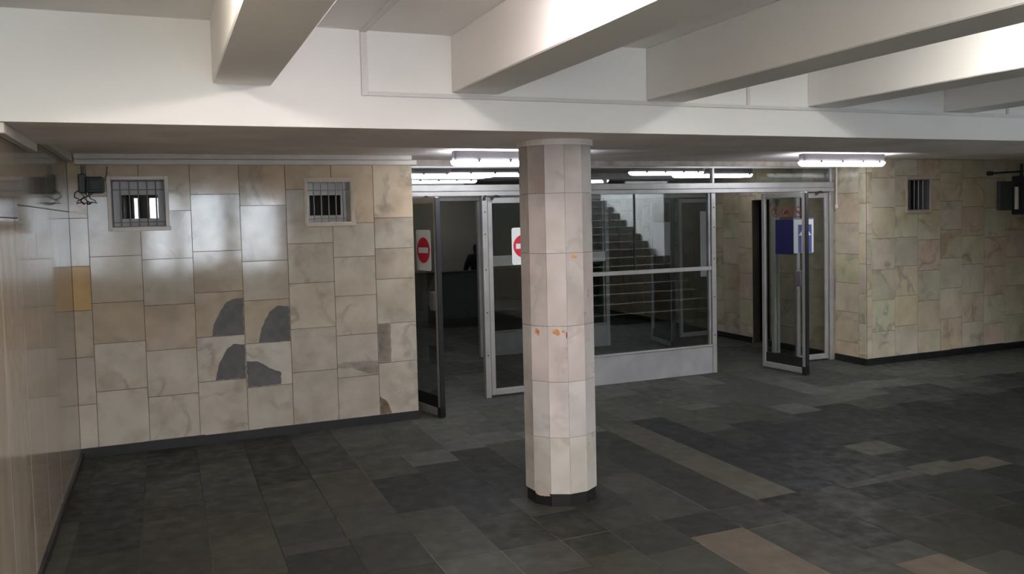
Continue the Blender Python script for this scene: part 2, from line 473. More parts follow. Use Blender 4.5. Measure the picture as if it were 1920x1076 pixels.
# return of that wall beside the left-hand door
rc = [(YW + 0.008, YW + 0.40, joints(0.45, 2.4)), (YW + 0.40, YF - 0.03, joints(0.62, 2.4))]
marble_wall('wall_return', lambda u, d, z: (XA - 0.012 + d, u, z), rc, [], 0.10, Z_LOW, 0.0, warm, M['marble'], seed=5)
# left wall, tall streaked slabs
lc = []
ys = [Y_BACK, -3.2, -2.4, -1.6, -0.8, 0.0, 0.75, 1.5, 2.2, 2.95, 3.7, 4.45, 5.05, 5.66, 6.28, 6.90, YW + 0.28]
for a, b_ in zip(ys, ys[1:]):
    lc.append((a, b_, [2.02] if a > 5 else [1.95]))
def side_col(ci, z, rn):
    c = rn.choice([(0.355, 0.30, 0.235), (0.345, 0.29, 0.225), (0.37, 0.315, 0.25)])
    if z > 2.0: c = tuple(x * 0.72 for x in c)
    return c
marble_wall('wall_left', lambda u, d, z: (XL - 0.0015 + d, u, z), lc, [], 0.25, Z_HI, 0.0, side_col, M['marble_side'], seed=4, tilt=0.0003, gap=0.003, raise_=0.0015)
# right part of the end wall
V = (8.435, 8.80, 1.862, 2.235)
rx = [XB + 0.014, 7.86, 8.226, 8.606, 8.988, 9.372, 9.766, 10.162, 10.53, 10.9, 11.27, 11.64, X_END]
ro = [0.47, 0.40, 0.44, 0.35, 0.48, 0.41, 0.36, 0.45, 0.39, 0.47, 0.37, 0.43]
rcs = [(a, b_, joints(o_, 2.4)) for a, b_, o_ in zip(rx, rx[1:], ro)]
def right_col(ci, z, rn):
    c = rn.choice([(0.57, 0.485, 0.35), (0.58, 0.50, 0.365), (0.555, 0.47, 0.335), (0.565, 0.495, 0.365)])
    return tuple(x * rn.uniform(0.95, 1.06) for x in c)
marble_wall('wall_right', lambda u, d, z: (u, YW + 0.012 - d, z), rcs, [V], 0.30, Z_LOW, 0.0, right_col, M['marble'], seed=21)
# corridor wall beyond the doors on the right, with a dark side doorway
D0, D1 = 9.36, 9.74
cc = []
y = YW + 0.014
for k, st in enumerate([0.11, 0.38, 0.38, 0.38, 0.38, 0.38, 0.38, 0.38, 0.38] + [0.38] * 16):
    cc.append((y, y + st, joints(0.12 + 0.33 * ((k * 7) % 5) / 5, 2.4))); y += st
cc[-1] = (cc[-1][0], 17.0, cc[-1][2])
marble_wall('wall_corridor', lambda u, d, z: (XB + 0.012 - d, u, z), [c for c in cc], [(D0, D1, 0.0, 2.05)], 0.12, Z_LOW, 0.0, right_col, M['marble'], seed=31)
b = MB()
b.box(XB + 0.14, XB + 1.3, 9.1, 9.2, 0, 2.4); b.box(XB + 0.14, XB + 1.3, 9.9, 10.0, 0, 2.4); b.box(XB + 1.2, XB + 1.3, 9.2, 9.9, 0, 2.4)
b.box(XB + 0.14, XB + 1.3, 9.1, 10.0, 2.4, 2.47)
struct(b.build('wall_niche', M['black']))

# skirting: black stone, uneven lower edge
def skirting(name, path, h=0.078, t=0.012):
    b = MB()
    rn = random.Random(len(name))
    for (x0, y0), (x1, y1), (nx, ny) in path:
        L = math.hypot(x1 - x0, y1 - y0); n = max(1, int(L / 0.45))
        for i in range(n):
            a, c = i / n, (i + 1) / n
            tt, hh = t + rn.uniform(0, 0.005), h + rn.uniform(-0.004, 0.004)
            xs = [x0 + (x1 - x0) * a, x0 + (x1 - x0) * c]; ys_ = [y0 + (y1 - y0) * a, y0 + (y1 - y0) * c]
            q = [(xs[0], ys_[0]), (xs[1], ys_[1]), (xs[1] + nx * tt, ys_[1] + ny * tt), (xs[0] + nx * tt, ys_[0] + ny * tt)]
            b.poly([(*p, 0.0) for p in q] + [(*p, hh) for p in q], [(0, 1, 2, 3), (4, 5, 6, 7), (0, 1, 5, 4), (1, 2, 6, 5), (2, 3, 7, 6), (3, 0, 4, 7)])
    return struct(b.build(name, M['base']))
skirting('baseboard_back', [((XL, YW), (XA + 0.012, YW), (0, -1)), ((XA, YW), (XA, YF - 0.04), (1, 0))])
skirting('baseboard_left', [((XL, Y_BACK + 0.3), (XL, YW - 0.02), (1, 0))], h=0.05, t=0.02)
skirting('baseboard_right', [((XB - 0.014, YW), (X_END, YW), (0, -1)), ((XB, YW), (XB, YF - 0.05), (-1, 0)), ((XB, YF + 0.05), (XB, D0), (-1, 0)), ((XB, D1), (XB, 10.55), (-1, 0)), ((XB, 10.7), (XB, 14.2), (-1, 0))], h=0.085, t=0.016)

# repairs and damage on the end wall: parts of it
def wall_patch(name, pts, mat, t=0.0025):
    b = MB(); rn = random.Random(int(pts[0][0] * 1000))
    out = []
    for i in range(len(pts)):
        a, c = Vector(pts[i]), Vector(pts[(i + 1) % len(pts)])
        n = max(1, int((c - a).length / 0.02))
        for k in range(n):
            p = a.lerp(c, k / n)
            if k: p += Vector((rn.uniform(-1, 1), rn.uniform(-1, 1))) * 0.0035
            out.append(tuple(p))
    b.prism(out, 'y', YW - t - 0.002, YW + 0.003)
    return b.build(name, mat, wall_back)
CEM = [[(0.351, 0.928), (0.363, 1.021), (0.42, 1.133), (0.48, 1.217), (0.547, 1.241), (0.614, 1.246), (0.614, 0.928)],
       [(0.737, 0.842), (0.76, 0.969), (0.833, 1.106), (0.904, 1.158), (1.004, 1.148), (1.004, 0.842)],
       [(0.362, 0.543), (0.393, 0.671), (0.464, 0.804), (0.518, 0.847), (0.614, 0.838), (0.614, 0.543)],
       [(0.626, 0.688), (0.726, 0.674), (0.815, 0.609), (0.914, 0.566), (0.91, 0.458), (0.626, 0.455)]]
for p in CEM:
    o = wall_patch('cement_patch', p, M['cement'])
    o['label'] = 'grey cement patch filling a broken marble tile'
o = wall_patch('exposed_mortar', [(1.802, 0.085), (1.803, 0.250), (1.837, 0.223), (1.880, 0.175), (1.909, 0.085)], M['brown']); o['label'] = 'brown mortar where a tile corner is missing'
M['vein_grey'] = plain('grey_vein', (0.23, 0.19, 0.155), 0.3, noise=0.35, scale=9)
M['vein_grey2'] = plain('pale_grey_vein', (0.27, 0.24, 0.21), 0.2, noise=0.3, scale=14)
wall_patch('replacement_strip', [(1.802, 0.565), (1.918, 0.565), (1.922, 0.925), (1.802, 0.925)], M['vein_grey'], 0.001)['label'] = 'brown-grey marble strip beside a pale tile'
wall_patch('grey_vein', [(1.418, 0.590), (1.50, 0.602), (1.589, 0.592), (1.68, 0.598), (1.792, 0.590), (1.792, 0.465), (1.694, 0.478), (1.606, 0.516), (1.547, 0.546), (1.418, 0.550)], M['vein_grey2'], 0.0005)['label'] = 'grey vein across a pale tile'

# ------------------------------------------------------------------ ceiling, girder and beams
b = MB()
b.box(XL - 0.25, STX0, Y_BACK, YG0, Z_HI, Z_HI + 0.25)
b.box(STX0, STX1, 2.3, YG0, Z_HI, Z_HI + 0.25)
b.box(STX1, X_END + 0.2, Y_BACK, YG0, Z_HI, Z_HI + 0.25)
struct(b.build('ceiling', M['paint']))
b = MB(); b.box(XL - 0.25, X_END + 0.2, YG1, 17.2, Z_LOW, Z_LOW + 0.3)
struct(b.build('ceiling_low', M['paint_low']))
b = MB()
b.box(XL - 0.25, X_END + 0.2, YG0, YG1, Z_SOF + 0.002, Z_HI + 0.25, 0)
g = MB(); g.box(XL - 0.25, X_END + 0.2, YG0 + 0.001, YG1, Z_SOF, Z_SOF + 0.002, 0)
gird = struct(b.build('trim_1', [M['paint']]))
sof = g.build('soffit', M['paint_low'], gird)
nb = 2
for k in range(9):
    x0 = 0.255 + 1.255 * k
    y0 = Y_BACK if x0 < STX0 - 0.3 or x0 > STX1 else 2.6
    b = MB(); b.box(x0, x0 + 0.285, y0, YG0, 2.595 - 0.003 * k, Z_HI, bev=0.006)
    struct(b.build('trim_%d' % nb, M['paint'])); nb += 1
b = MB(); b.box(STX0 - 0.25, STX1 + 0.25, 2.3, 2.6, 2.6, Z_HI)
struct(b.build('trim_%d' % nb, M['paint'])); nb += 1

# white cable ducts on the girder face
duct = empty('cable_duct', (1.02, YG0, 2.56))
tag(duct, 'thin white cable duct running down and along the girder face', 'cable duct')
b = MB(); b.box(-0.0175, 0.0175, -0.016, 0, 0, 0.333, bev=0.002); b.build('drop', M['duct'], duct)
b = MB(); b.box(0.0175, 9.5, -0.016, 0, 0, 0.022, bev=0.002); b.build('run', M['duct'], duct)
b = MB(); b.box(-0.0175, 0.0175, -5.0, 0, 0.333, 0.345, bev=0.002); b.build('ceiling_run', M['duct'], duct)
for x in (2.508, 4.92):
    b = MB(); b.box(x - 0.012, x + 0.012, -0.012, 0, 0.022, 0.345, bev=0.002); b.build('drop', M['duct'], duct)

# ------------------------------------------------------------------ outer shell behind the camera
WN = [(-1.0 + 0.42, -0.46, 1.0, 2.5), (-0.28, 0.22, 1.0, 2.5), (0.40, 1.22, 1.0, 2.5), (1.50, 2.35, 1.0, 2.5)]
rects = [(XL - 0.25, STX0, 0, Z_HI)]
for h in WN: rects = clip(rects, h)
b = MB()
for x0, x1, z0, z1 in rects: b.box(x0, x1, Y_BACK - 0.25, Y_BACK, z0, z1)
struct(b.build('wall_front', M['beige']))
for i, h in enumerate(WN):
    x0, x1, z0, z1 = h
    o = struct(empty('window_%d' % (i + 4), ((x0 + x1) / 2, Y_BACK - 0.1, z0)))
    hw, hh = (x1 - x0) / 2, z1 - z0
    b = MB(); t = 0.025
    b.box(-hw, -hw + t, -0.03, 0.03, 0, hh); b.box(hw - t, hw, -0.03, 0.03, 0, hh); b.box(-hw + t, hw - t, -0.03, 0.03, 0, t); b.box(-hw + t, hw - t, -0.03, 0.03, hh - t, hh)
    b.build('window_frame', M['alu'], o)
# stairs to the street, to the right of the camera
b = MB()
nst = 22; ris, run = 0.147, 0.29
for k in range(nst):
    y1 = STY - run * k
    b.box(STX0 + 0.02, STX1 - 0.02, STY - run * nst - 0.5, y1, ris * k, ris * (k + 1), bev=0.0)
struct(b.build('staircase', M['stair']))
b = MB()
for k in range(nst):
    y1 = STY - run * k
    b.box(STX0 + 0.02, STX1 - 0.02, y1 - 0.03, y1 + 0.012, ris * (k + 1) + 0.001, ris * (k + 1) + 0.008)
struct(b.build('trim_%d' % nb, M['nosing'])); nb += 1
b = MB()
b.box(STX1, STX1 + 0.2, -5.5, 2.06, 0, 4.6, 0); b.box(STX1 - 0.06, STX1 + 0.2, 2.06, 4.0, 0, Z_HI, 1); struct(b.build('wall_stair', [M['paint'], M['dark_slab']]))
b = MB()
b.box(STX0 - 0.2, STX0, -5.5, 2.3, 0, 3.4); b.box(STX0 - 0.2, STX1 + 0.2, -5.7, -5.5, 0, 3.3); struct(b.build('wall_stairwell', M['beige']))
b = MB(); b.box(X_END, X_END + 0.2, 2.0, 17.2, 0, Z_HI); b.box(STX1, X_END + 0.2, 2.0, 2.2, 0, Z_HI)
struct(b.build('wall_end', M['beige']))

# ------------------------------------------------------------------ rooms behind the end wall
b = MB()
b.box(XL - 0.25, XA - 0.1, 9.5, 9.6, 0, Z_LOW); b.box(XL - 0.25, XL, YW + 0.3, 9.6, 0, Z_LOW); b.box(XA - 0.2, XA - 0.1, YW + 0.3, 9.6, 0, Z_LOW)
b.box(XA - 0.11, XA, YF + 0.03, 17.0, 0, Z_LOW)
struct(b.build('wall_kiosk', M['beige']))
b = MB()
b.box(XA, XB, 16.6, 16.8, 0, Z_LOW); struct(b.build('wall_far', M['beige_far']))
b = MB(); b.box(XB + 0.12, X_END, YW + 1.0, YW + 1.1, 0, Z_LOW); struct(b.build('wall_store', M['black']))
b = MB(); b.box(XA, XB - 0.02, 14.3, 14.45, 0, 0.90, 0); b.box(XA, XB - 0.02, 14.26, 14.49, 0.90, 0.93, 1); b.box(XA, XB - 0.02, 14.27, 14.3, 0, 0.09, 1)
struct(b.build('wall_parapet', [M['dark_slab'], M['base']]))

# ------------------------------------------------------------------ barred windows
def barred_window(name, h, depth, bars, frame_w, frame_mat, bar_mat, glass=True, fp=0.012):
    x0, x1, z0, z1 = h
    o = struct(empty(name, ((x0 + x1) / 2, YW, z0)))
    hw, hh = (x1 - x0) / 2, z1 - z0
    b = MB(); fwid = frame_w
    b.box(-hw - fwid, -hw, -fp, 0.0, -fwid, hh + fwid, bev=0.003); b.box(hw, hw + fwid, -fp, 0.0, -fwid * 0.9, hh + fwid, bev=0.003)
    b.box(-hw, hw, -fp, 0.0, hh, hh + fwid, bev=0.003); b.box(-hw - 0.01, hw + fwid + 0.01, -fp - 0.005, 0.0, -fwid * 1.15, -0.0005, bev=0.003)
    b.build('window_frame', frame_mat, o)
    b = MB(); t = 0.006   # lining of the reveal
    b.box(-hw, -hw + t, 0.0, depth, 0, hh); b.box(hw - t, hw, 0.0, depth, 0, hh); b.box(-hw + t, hw - t, 0.0, depth, 0, t); b.box(-hw + t, hw - t, 0.0, depth, hh - t, hh)
    b.build('reveal', bar_mat[1], o)
    for k in range(bars):
        x = -hw + (k + 1) * 2 * hw / (bars + 1)
        b = MB(); b.tube([(x, 0.035, t), (x, 0.035, hh - t)], 0.0055, 8)
        b.build('bar', bar_mat[0], o)
    if glass:
        b = MB()
        for z in (0.035, hh - 0.085): b.box(-hw + t, hw - t, 0.030, 0.040, z, z + 0.008)
        b.build('cross_bar', bar_mat[0], o)
        b = MB(); q = 0.045; y = depth - 0.05; iz0, iz1 = 0.07, hh - 0.12
        b.box(-hw + t, -hw + q + 0.01, y, y + 0.02, t, hh - t); b.box(hw - q - 0.01, hw - t, y, y + 0.02, t, hh - t)
        b.box(-hw + q + 0.01, hw - q - 0.01, y, y + 0.02, t, iz0); b.box(-hw + q + 0.01, hw - q - 0.01, y, y + 0.02, iz1, hh - t)
        b.build('casement', M['duct'], o)
        b = MB(); b.box(-hw + q + 0.01, hw - q - 0.01, y + 0.006, y + 0.012, iz0, iz1); b.build('pane', M['glass_clean'], o)
    return o
M['bar'] = plain('worn_bar_paint', (0.26, 0.235, 0.235), 0.5)
M['frame_pale'] = plain('pale_marble_trim', (0.62, 0.55, 0.46), 0.3, noise=0.08)
M['frame_warm'] = plain('warm_marble_trim', (0.46, 0.37, 0.28), 0.35, noise=0.1)
M['mauve'] = plain('mauve_grey_paint', (0.22, 0.19, 0.20), 0.5)
barred_window('window_1', W1, 0.22, 5, 0.030, M['frame_pale'], (M['bar'], M['mauve']))
barred_window('window_2', W2, 0.26, 5, 0.028, M['frame_warm'], (M['bar'], M['frame_pale']), fp=0.004)
barred_window('window_3', V, 0.20, 4, 0.035, M['frame_warm'], (M['alu_dark'], M['steel']), glass=False)

# ------------------------------------------------------------------ glazed screens
def leaf(name, w_, h_, loc, rz, handle_side=1, parts_dark=True, plate=True, kick=False):
    """a door leaf hung at the origin, running along +X, 45 mm thick"""
    o = struct(empty(name, loc, rz))
    s, t = 0.05, 0.02
    b = MB()
    b.box(0, s, -t, t, 0.02, h_, bev=0.004); b.box(w_ - s, w_, -t, t, 0.02, h_, bev=0.004)
    b.box(s, w_ - s, -t, t, h_ - 0.06, h_, bev=0.004); b.box(s, w_ - s, -t, t, 0.02, 0.085, bev=0.004)
    b.build('leaf_frame', M['alu'], o)
    b = MB(); b.box(s - 0.004, w_ - s + 0.004, -0.003, 0.003, 0.083, h_ - 0.058); b.build('pane', M['glass'], o)
    if parts_dark:
        b = MB(); b.box(w_ - 0.001, w_ + 0.012, -t - 0.004, t + 0.004, 0.012, h_ - 0.01); b.box(w_ - 0.05, w_ + 0.012, -t - 0.006, t + 0.006, 0.01, 0.10)
        b.build('edge_seal', M['rubber'], o)
    if kick:
        b = MB(); b.box(s - 0.002, w_ - s + 0.002, -0.008, 0.008, 0.084, 0.20); b.build('kick_plate', M['rubber'], o)
    if plate:
        b = MB(); b.box(w_ - 0.145, w_ - 0.055, -0.03, 0.03, 1.02, 1.20, bev=0.006); b.build('lock_plate', M['steel'], o)
    return o

def screen(y, n0, x_shift=0.0, near=True, rail=(1.215, 1.26), rail_mat='alu'):
    """posts, rails, fixed glazing of one door screen; returns nothing"""
    xl, xr = XA + 0.012, XB - 0.016
    P = [xl + 0.0, 3.055, 3.86, 5.915, xr - 0.06]
    P = [P[0]] + [p + x_shift for p in P[1:4]] + [P[4]]
    if not near: P[2] = 3.905
    o = struct(empty('door_frame', (0, y, 0)))
    # transom: two stepped rails
    b = MB(); b.box(xl, xr, -0.035, 0.035, 2.168, 2.235, bev=0.004); b.box(xl, xr, -0.05, 0.045, 2.118, 2.166, bev=0.004)
    b.build('transom', M['alu'], o)
    b = MB(); b.box(xl, xr, -0.02, 0.02, 2.405, 2.43, bev=0.003); b.build('head_rail', M['alu'], o)
    b = MB(); b.box(xl, xr, -0.03, 0.03, 2.43, Z_LOW, bev=0.0); b.build('lintel', M['plaster'], o)
    for i, p in enumerate(P):
        if i == 1 and not near: continue
        top = 2.405 if i in (3, 4) else 2.118
        wd = 0.028 if i == 0 else 0.06
        b = MB(); b.box(p, p + wd, -0.036, 0.036, 0.0, 2.118, bev=0.004)
        if i in (3, 4): b.box(p + 0.02, p + 0.05, -0.03, 0.03, 2.118, 2.41, bev=0.003)
        po = b.build('post', M['alu'], o)
        if i in (1, 3):
            c = MB()
            for z in (0.45, 0.9, 1.35, 1.72, 1.95):
                c.tube([(p + 0.03, -0.036, z), (p + 0.03, -0.041, z)], 0.007, 8)
            c.build('screw', M['rubber'], po)
    b = MB(); b.box(xl, P[3] + 0.02, -0.004, 0.004, 2.235, 2.405); b.box(P[3] + 0.05, P[4] + 0.02, -0.004, 0.004, 2.235, 2.405)
    b.build('transom_pane', M['glass'], o)
    # fixed window between posts 2 and 3
    a, c = P[2] + 0.06, P[3]
    f_ = struct(empty('window_%d' % n0, ((a + c) / 2, y, 0)))
    hw = (c - a) / 2
    b = MB(); b.box(-hw, hw, -0.03, 0.03, 0.0, 0.318, bev=0.003); b.build('kick_panel', M['panel'], f_)
    b = MB(); b.box(-hw, hw, -0.036, 0.036, 0.318, 0.335, bev=0.003); b.build('sill', M['alu'], f_)
    b = MB()
    b.box(-hw, hw, -0.03, 0.03, rail[0], rail[1], bev=0.004); b.build('middle_rail', M[rail_mat], f_)
    b = MB()
    for z0, z1 in ((0.335, rail[0]), (rail[1], 2.118)):
        b.box(hw - 0.035, hw - 0.012, -0.022, 0.022, z0, z1); b.box(-hw + 0.012, -hw + 0.035, -0.022, 0.022, z0, z1)
    b.build('glazing_bead', M['alu_dark'], f_)
    b = MB(); b.box(4.895 + x_shift - (a + c) / 2 - 0.008, 4.895 + x_shift - (a + c) / 2 + 0.008, -0.012, 0.012, 1.26, 2.118); b.build('mullion', M['rubber'], f_)
    b = MB(); b.box(-hw + 0.01, hw - 0.01, -0.003, 0.003, 0.335, 1.215); b.build('pane', M['glass'], f_)
    b = MB(); b.box(-hw + 0.01, hw - 0.01, -0.003, 0.003, 1.26, 2.118); b.build('pane', M['glass'], f_)
    # closed leaf left, sidelight right
    if near: leaf('door_%d' % n0, P[2] - P[1] - 0.075, 2.10, (P[1] + 0.068, y, 0), 0, parts_dark=False, plate=False)
    leaf('door_%d' % (n0 + 1), P[4] - 7.19 - 0.008 - x_shift, 2.10, (7.185 + x_shift, y, 0), 0, parts_dark=False, plate=False)
    return o
screen(YF, 10)
screen(10.62, 20, x_shift=-0.06, near=False, rail=(1.225, 1.365), rail_mat='paint')  # lamplight on the inner middle rail is put into its white paint
# open leaves
lf1 = leaf('door_1', 0.62, 2.10, (2.245, YF - 0.03, 0), math.atan2(7.57 - (YF - 0.03), 2.372 - 2.245), kick=True)
lf2 = leaf('door_2', 0.66, 2.10, (6.655, YF - 0.03, 0), math.atan2(7.484 - (YF - 0.03), 6.735 - 6.655), kick=True)
lf3 = leaf('door_3', 0.76, 2.10, (6.64, 10.62, 0), math.atan2(9.88 - 10.62, 6.525 - 6.64), kick=True)
o = struct(empty('door_post', (7.485, 8.9, 0)))
b = MB(); b.box(-0.048, -0.006, -0.03, 0.03, 0.0, 2.05, bev=0.004); b.build('post', M['panel_pale'], o)
b = MB(); b.box(0.006, 0.048, -0.03, 0.03, 0.0, 2.05, bev=0.004); b.build('post', M['panel_pale'], o)
b = MB(); b.box(-0.006, 0.006, -0.012, 0.012, 0.0, 2.04); b.build('seal', M['rubber'], o)
# door closers' dark arms at the head of the screen
def arm(name, pts, parent=None):
    b = MB(); b.tube(pts, 0.009, 8); b.tube([pts[0], (pts[0][0], pts[0][1], pts[0][2] - 0.03)], 0.016, 8)
    return b.build(name, M['rubber'])
for i, (x, lab) in enumerate(((3.075, 'black bent hinge fitting at the head of the post beside the first doorway'), (3.16, 'black door restraint arm at the head of the closed left leaf'), (2.42, 'small black hinge fitting at the head of the leftmost open leaf'), (7.46, 'short black bracket under the transom above the narrow right leaf'))):
    L_ = (0.02, 0.08, 0.05, 0.09)[i]
    o = arm('door_fitting', [(x, YF - 0.065, 2.105), (x + L_ * 0.5, YF - 0.07, 2.118), (x + L_, YF - 0.065, 2.112)])
    tag(o, lab, 'door fitting', 'black fittings at the door heads')

# ------------------------------------------------------------------ column
CX, CY, CR = 2.425, 5.055, 0.2455
col = empty('column', (CX, CY, 0), 0)
tag(col, 'faceted marble-clad column with black foot in front of the glazed doors', 'column')
NS = 12
va = math.atan2(-CY, -CX)           # direction towards the camera
A0 = va + math.radians(13.9)
seams = [0.085, 0.457, 0.822, 1.185, 1.656, 2.042, 2.352]
rn = random.Random(9)
def ring(r, z): return [(r * math.cos(A0 + k * 2 * math.pi / NS), r * math.sin(A0 + k * 2 * math.pi / NS), z) for k in range(NS)]
b = MB()
b.poly(ring(CR - 0.012, 0.0) + ring(CR - 0.012, 2.36), [(k, (k + 1) % NS, (k + 1) % NS + NS, k + NS) for k in range(NS)], 1)
facecol = {k: (0.60, 0.56, 0.52) for k in range(NS)}
for si in range(len(seams) - 1):
    z0, z1 = seams[si] + 0.0012, seams[si + 1] - 0.0012
    for k in range(NS):
        k2 = (k + 1) % NS
        v = rn.uniform(0.90, 1.06)
        c0 = (0.47 * v, 0.42 * v, 0.41 * v) if rn.random() > 0.35 else (0.455 * v, 0.435 * v, 0.43 * v)
        if si == 0: c0 = (0.47 * v, 0.45 * v, 0.42 * v)
        A, B = Vector(ring(CR, 0)[k]), Vector(ring(CR, 0)[k2])
        d = (B - A).normalized() * 0.0008
        A = A + d; B = B - d
        q = [(A.x, A.y, z0), (B.x, B.y, z0), (B.x, B.y, z1), (A.x, A.y, z1)]
        inn = [(x * 0.94, y_ * 0.94, z) for x, y_, z in q]
        cc4 = (*c0, rn.random())
        b.face(q, 0, cc4)
        for i in range(4): b.face([inn[i], inn[(i + 1) % 4], q[(i + 1) % 4], q[i]], 0, cc4)
b.build('shaft', [M['marble_col'], M['grout']], col)
b = MB(); b.poly(ring(CR - 0.010, 0.0) + ring(CR - 0.010, 0.086), [(k, (k + 1) % NS, (k + 1) % NS + NS, k + NS) for k in range(NS)] + [tuple(range(NS, 2 * NS)), tuple(range(NS))])
b.build('foot', M['base'], col)
b = MB(); b.poly([(math.cos(2 * math.pi * k / 40) * 0.252, math.sin(2 * math.pi * k / 40) * 0.252, z) for z in (2.350, Z_SOF) for k in range(40)], [(k, (k + 1) % 40, (k + 1) % 40 + 40, k + 40) for k in range(40)] + [tuple(range(40))])
b.build('top_ring', M['trunk'], col)
def on_col(face, s, z, off=0.0015):
    """point on facet (face counted from the one turned to the camera), s 0..1 across"""
    k = (NS - 1 + face) % NS
    R = ring(CR + off, 0); A, B = Vector(R[k]), Vector(R[(k + 1) % NS])
    p = A.lerp(B, s); return (p.x, p.y, z)
def col_blob(name, face, s, z, ws, hz, mat, seed):
    rr = random.Random(seed); b = MB()
    pts = []
    for i in range(16):
        a = 2 * math.pi * i / 16; q = rr.uniform(0.7, 1.1)
        pts.append((s + ws * q * math.cos(a), z + hz * q * math.sin(a)))
    fr_ = [on_col(face, p[0], p[1], 0.0016) for p in pts]; bk = [on_col(face, p[0], p[1], -0.002) for p in pts]
    b.poly(fr_ + bk, [tuple(range(16))] + [(i, (i + 1) % 16, (i + 1) % 16 + 16, i + 16) for i in range(16)])
    return b.build(name, mat, col)
# ------------------------------------------------------------------ lamps
def lamp(x0, x1, y, z0, mat, label, group, housing='steel', zc=None, rz=0.0):
    o = empty('ceiling_light', ((x0 + x1) / 2, y, z0))
    tag(o, label, 'ceiling light', group)
    h = (x1 - x0) / 2
    zc = zc if zc is not None else Z_LOW
    b = MB(); b.box(-h * 0.97, h * 0.97, -0.045, 0.045, 0.045, zc - z0, bev=0.008); b.build('housing', M[housing], o)
    # diffuser: a rounded bar with tapered ends
    b = MB(); n = 12; secs = []
    for q, s in ((-1.0, 0.25), (-0.985, 0.7), (-0.95, 0.95), (-0.9, 1.0), (0.9, 1.0), (0.95, 0.95), (0.985, 0.7), (1.0, 0.25)):
        secs.append([(q * h, s * 0.058 * math.cos(math.pi * k / (n - 1)), 0.048 - s * 0.048 * math.sin(math.pi * k / (n - 1))) for k in range(n)])
    vs = [p for S in secs for p in S]; fs = []
    for i in range(len(secs) - 1):
        for k in range(n - 1): fs.append((i * n + k, i * n + k + 1, (i + 1) * n + k + 1, (i + 1) * n + k))
        fs.append((i * n + n - 1, i * n, (i + 1) * n, (i + 1) * n + n - 1))
    b.poly(vs, fs + [tuple(range(n)), tuple(range(len(vs) - n, len(vs)))], smooth=True)
    b.build('diffuser', mat, o)
    for s in (-0.6, -0.1, 0.4, 0.8):
        b = MB(); b.box(s * h - 0.012, s * h + 0.012, -0.064, -0.05, 0.035, 0.062); b.build('clip', M['steel'], o)
    o.rotation_euler.z = rz
    return o
G1 = 'fluorescent lights on the low ceiling in front of the doors'
lamp(2.36, 3.56, 7.02, 2.352, M['tube_low'], 'long lit fluorescent ceiling light left, partly behind the marble column', G1)
lamp(6.20, 7.36, 6.98, 2.352, M['tube_low'], 'long lit fluorescent ceiling light above the right-hand open door', G1)
G2 = 'fluorescent lights behind the glazed transom'
lamp(3.05, 4.25, 9.15, 2.365, M['tube_in'], 'lit lamp through the transom, its right end meeting the column', G2)
lamp(2.62, 3.75, 9.55, 2.375, M['tube_in'], 'lit lamp through the transom left, the middle of three stacked strips', G2)
lamp(3.05, 4.10, 11.1, 2.375, M['tube_in'], 'lit lamp through the transom left, lowest of the three stacked strips', G2)
lamp(5.42, 6.52, 9.15, 2.375, M['tube_in'], 'lit lamp through the transom right of the column, above the fixed window', G2)
lamp(6.86, 7.62, 9.55, 2.365, M['tube_in'], 'lit lamp through the transom right of the tall middle post', G2)
lamp(5.10, 6.32, 11.3, 2.375, M['tube_in'], 'small distant lit lamp just right of the column', G2)
G3 = 'fluorescent lights between the ceiling beams'
lamp(0.68, 1.88, 2.25, 2.72, M['tube_bay'], 'pinkish lit light in the bay left of the second ceiling beam', G3, zc=Z_HI, rz=math.pi / 2)
lamp(-0.82, 0.38, 2.0, 2.72, M['tube_added'], 'added out-of-view light in the bay left of the first ceiling beam', G3, zc=Z_HI, rz=math.pi / 2)  # added lamp, out of view, lights the left girder and first beam
lamp(1.72, 2.92, 0.9, 2.74, M['tube_white'], 'added unseen white light in the bay left of the third ceiling beam', G3, zc=Z_HI, rz=math.pi / 2)  # added lamp, out of view, fills the third beam's left face
lamp(4.2, 5.4, 15.2, 2.39, M['tube_in'], 'added lamp brightening the far wall, hidden by the transom rail', G2)  # added lamp, kept behind the rail, to lift the far wall
lamp(2.9, 4.1, 2.2, 2.80, M['tube_white'], 'white lit light in the bay left of the fourth ceiling beam', G3, zc=Z_HI, rz=math.pi / 2)

# ------------------------------------------------------------------ wall trunking, boxes
def trunk(name, boxes, label, mat='trunk'):
    b = MB()
    for q in boxes: b.box(*q, bev=0.004)
    return tag(b.build(name, M[mat]), label, 'cable trunking', 'cable trunking along the wall heads')
trunk('cable_trunking', [(-0.64, XA - 0.02, YW - 0.085, YW, 2.442, Z_LOW)], 'upper white trunking along the head of the marble end wall')
trunk('cable_trunking', [(-0.64, XA + 0.03, YW - 0.065, YW, 2.398, 2.441)], 'lower white trunking directly above the marble tiles of the end wall')
trunk('cable_trunking', [(XL, XL + 0.045, 4.46, 5.55, 2.335, 2.386)], 'pale trunking at the head of the left wall nearest the girder')
trunk('cable_trunking', [(XL, XL + 0.05, 5.66, YW - 0.09, 2.42, Z_LOW)], 'dull trunking at the head of the left wall running into the corner')

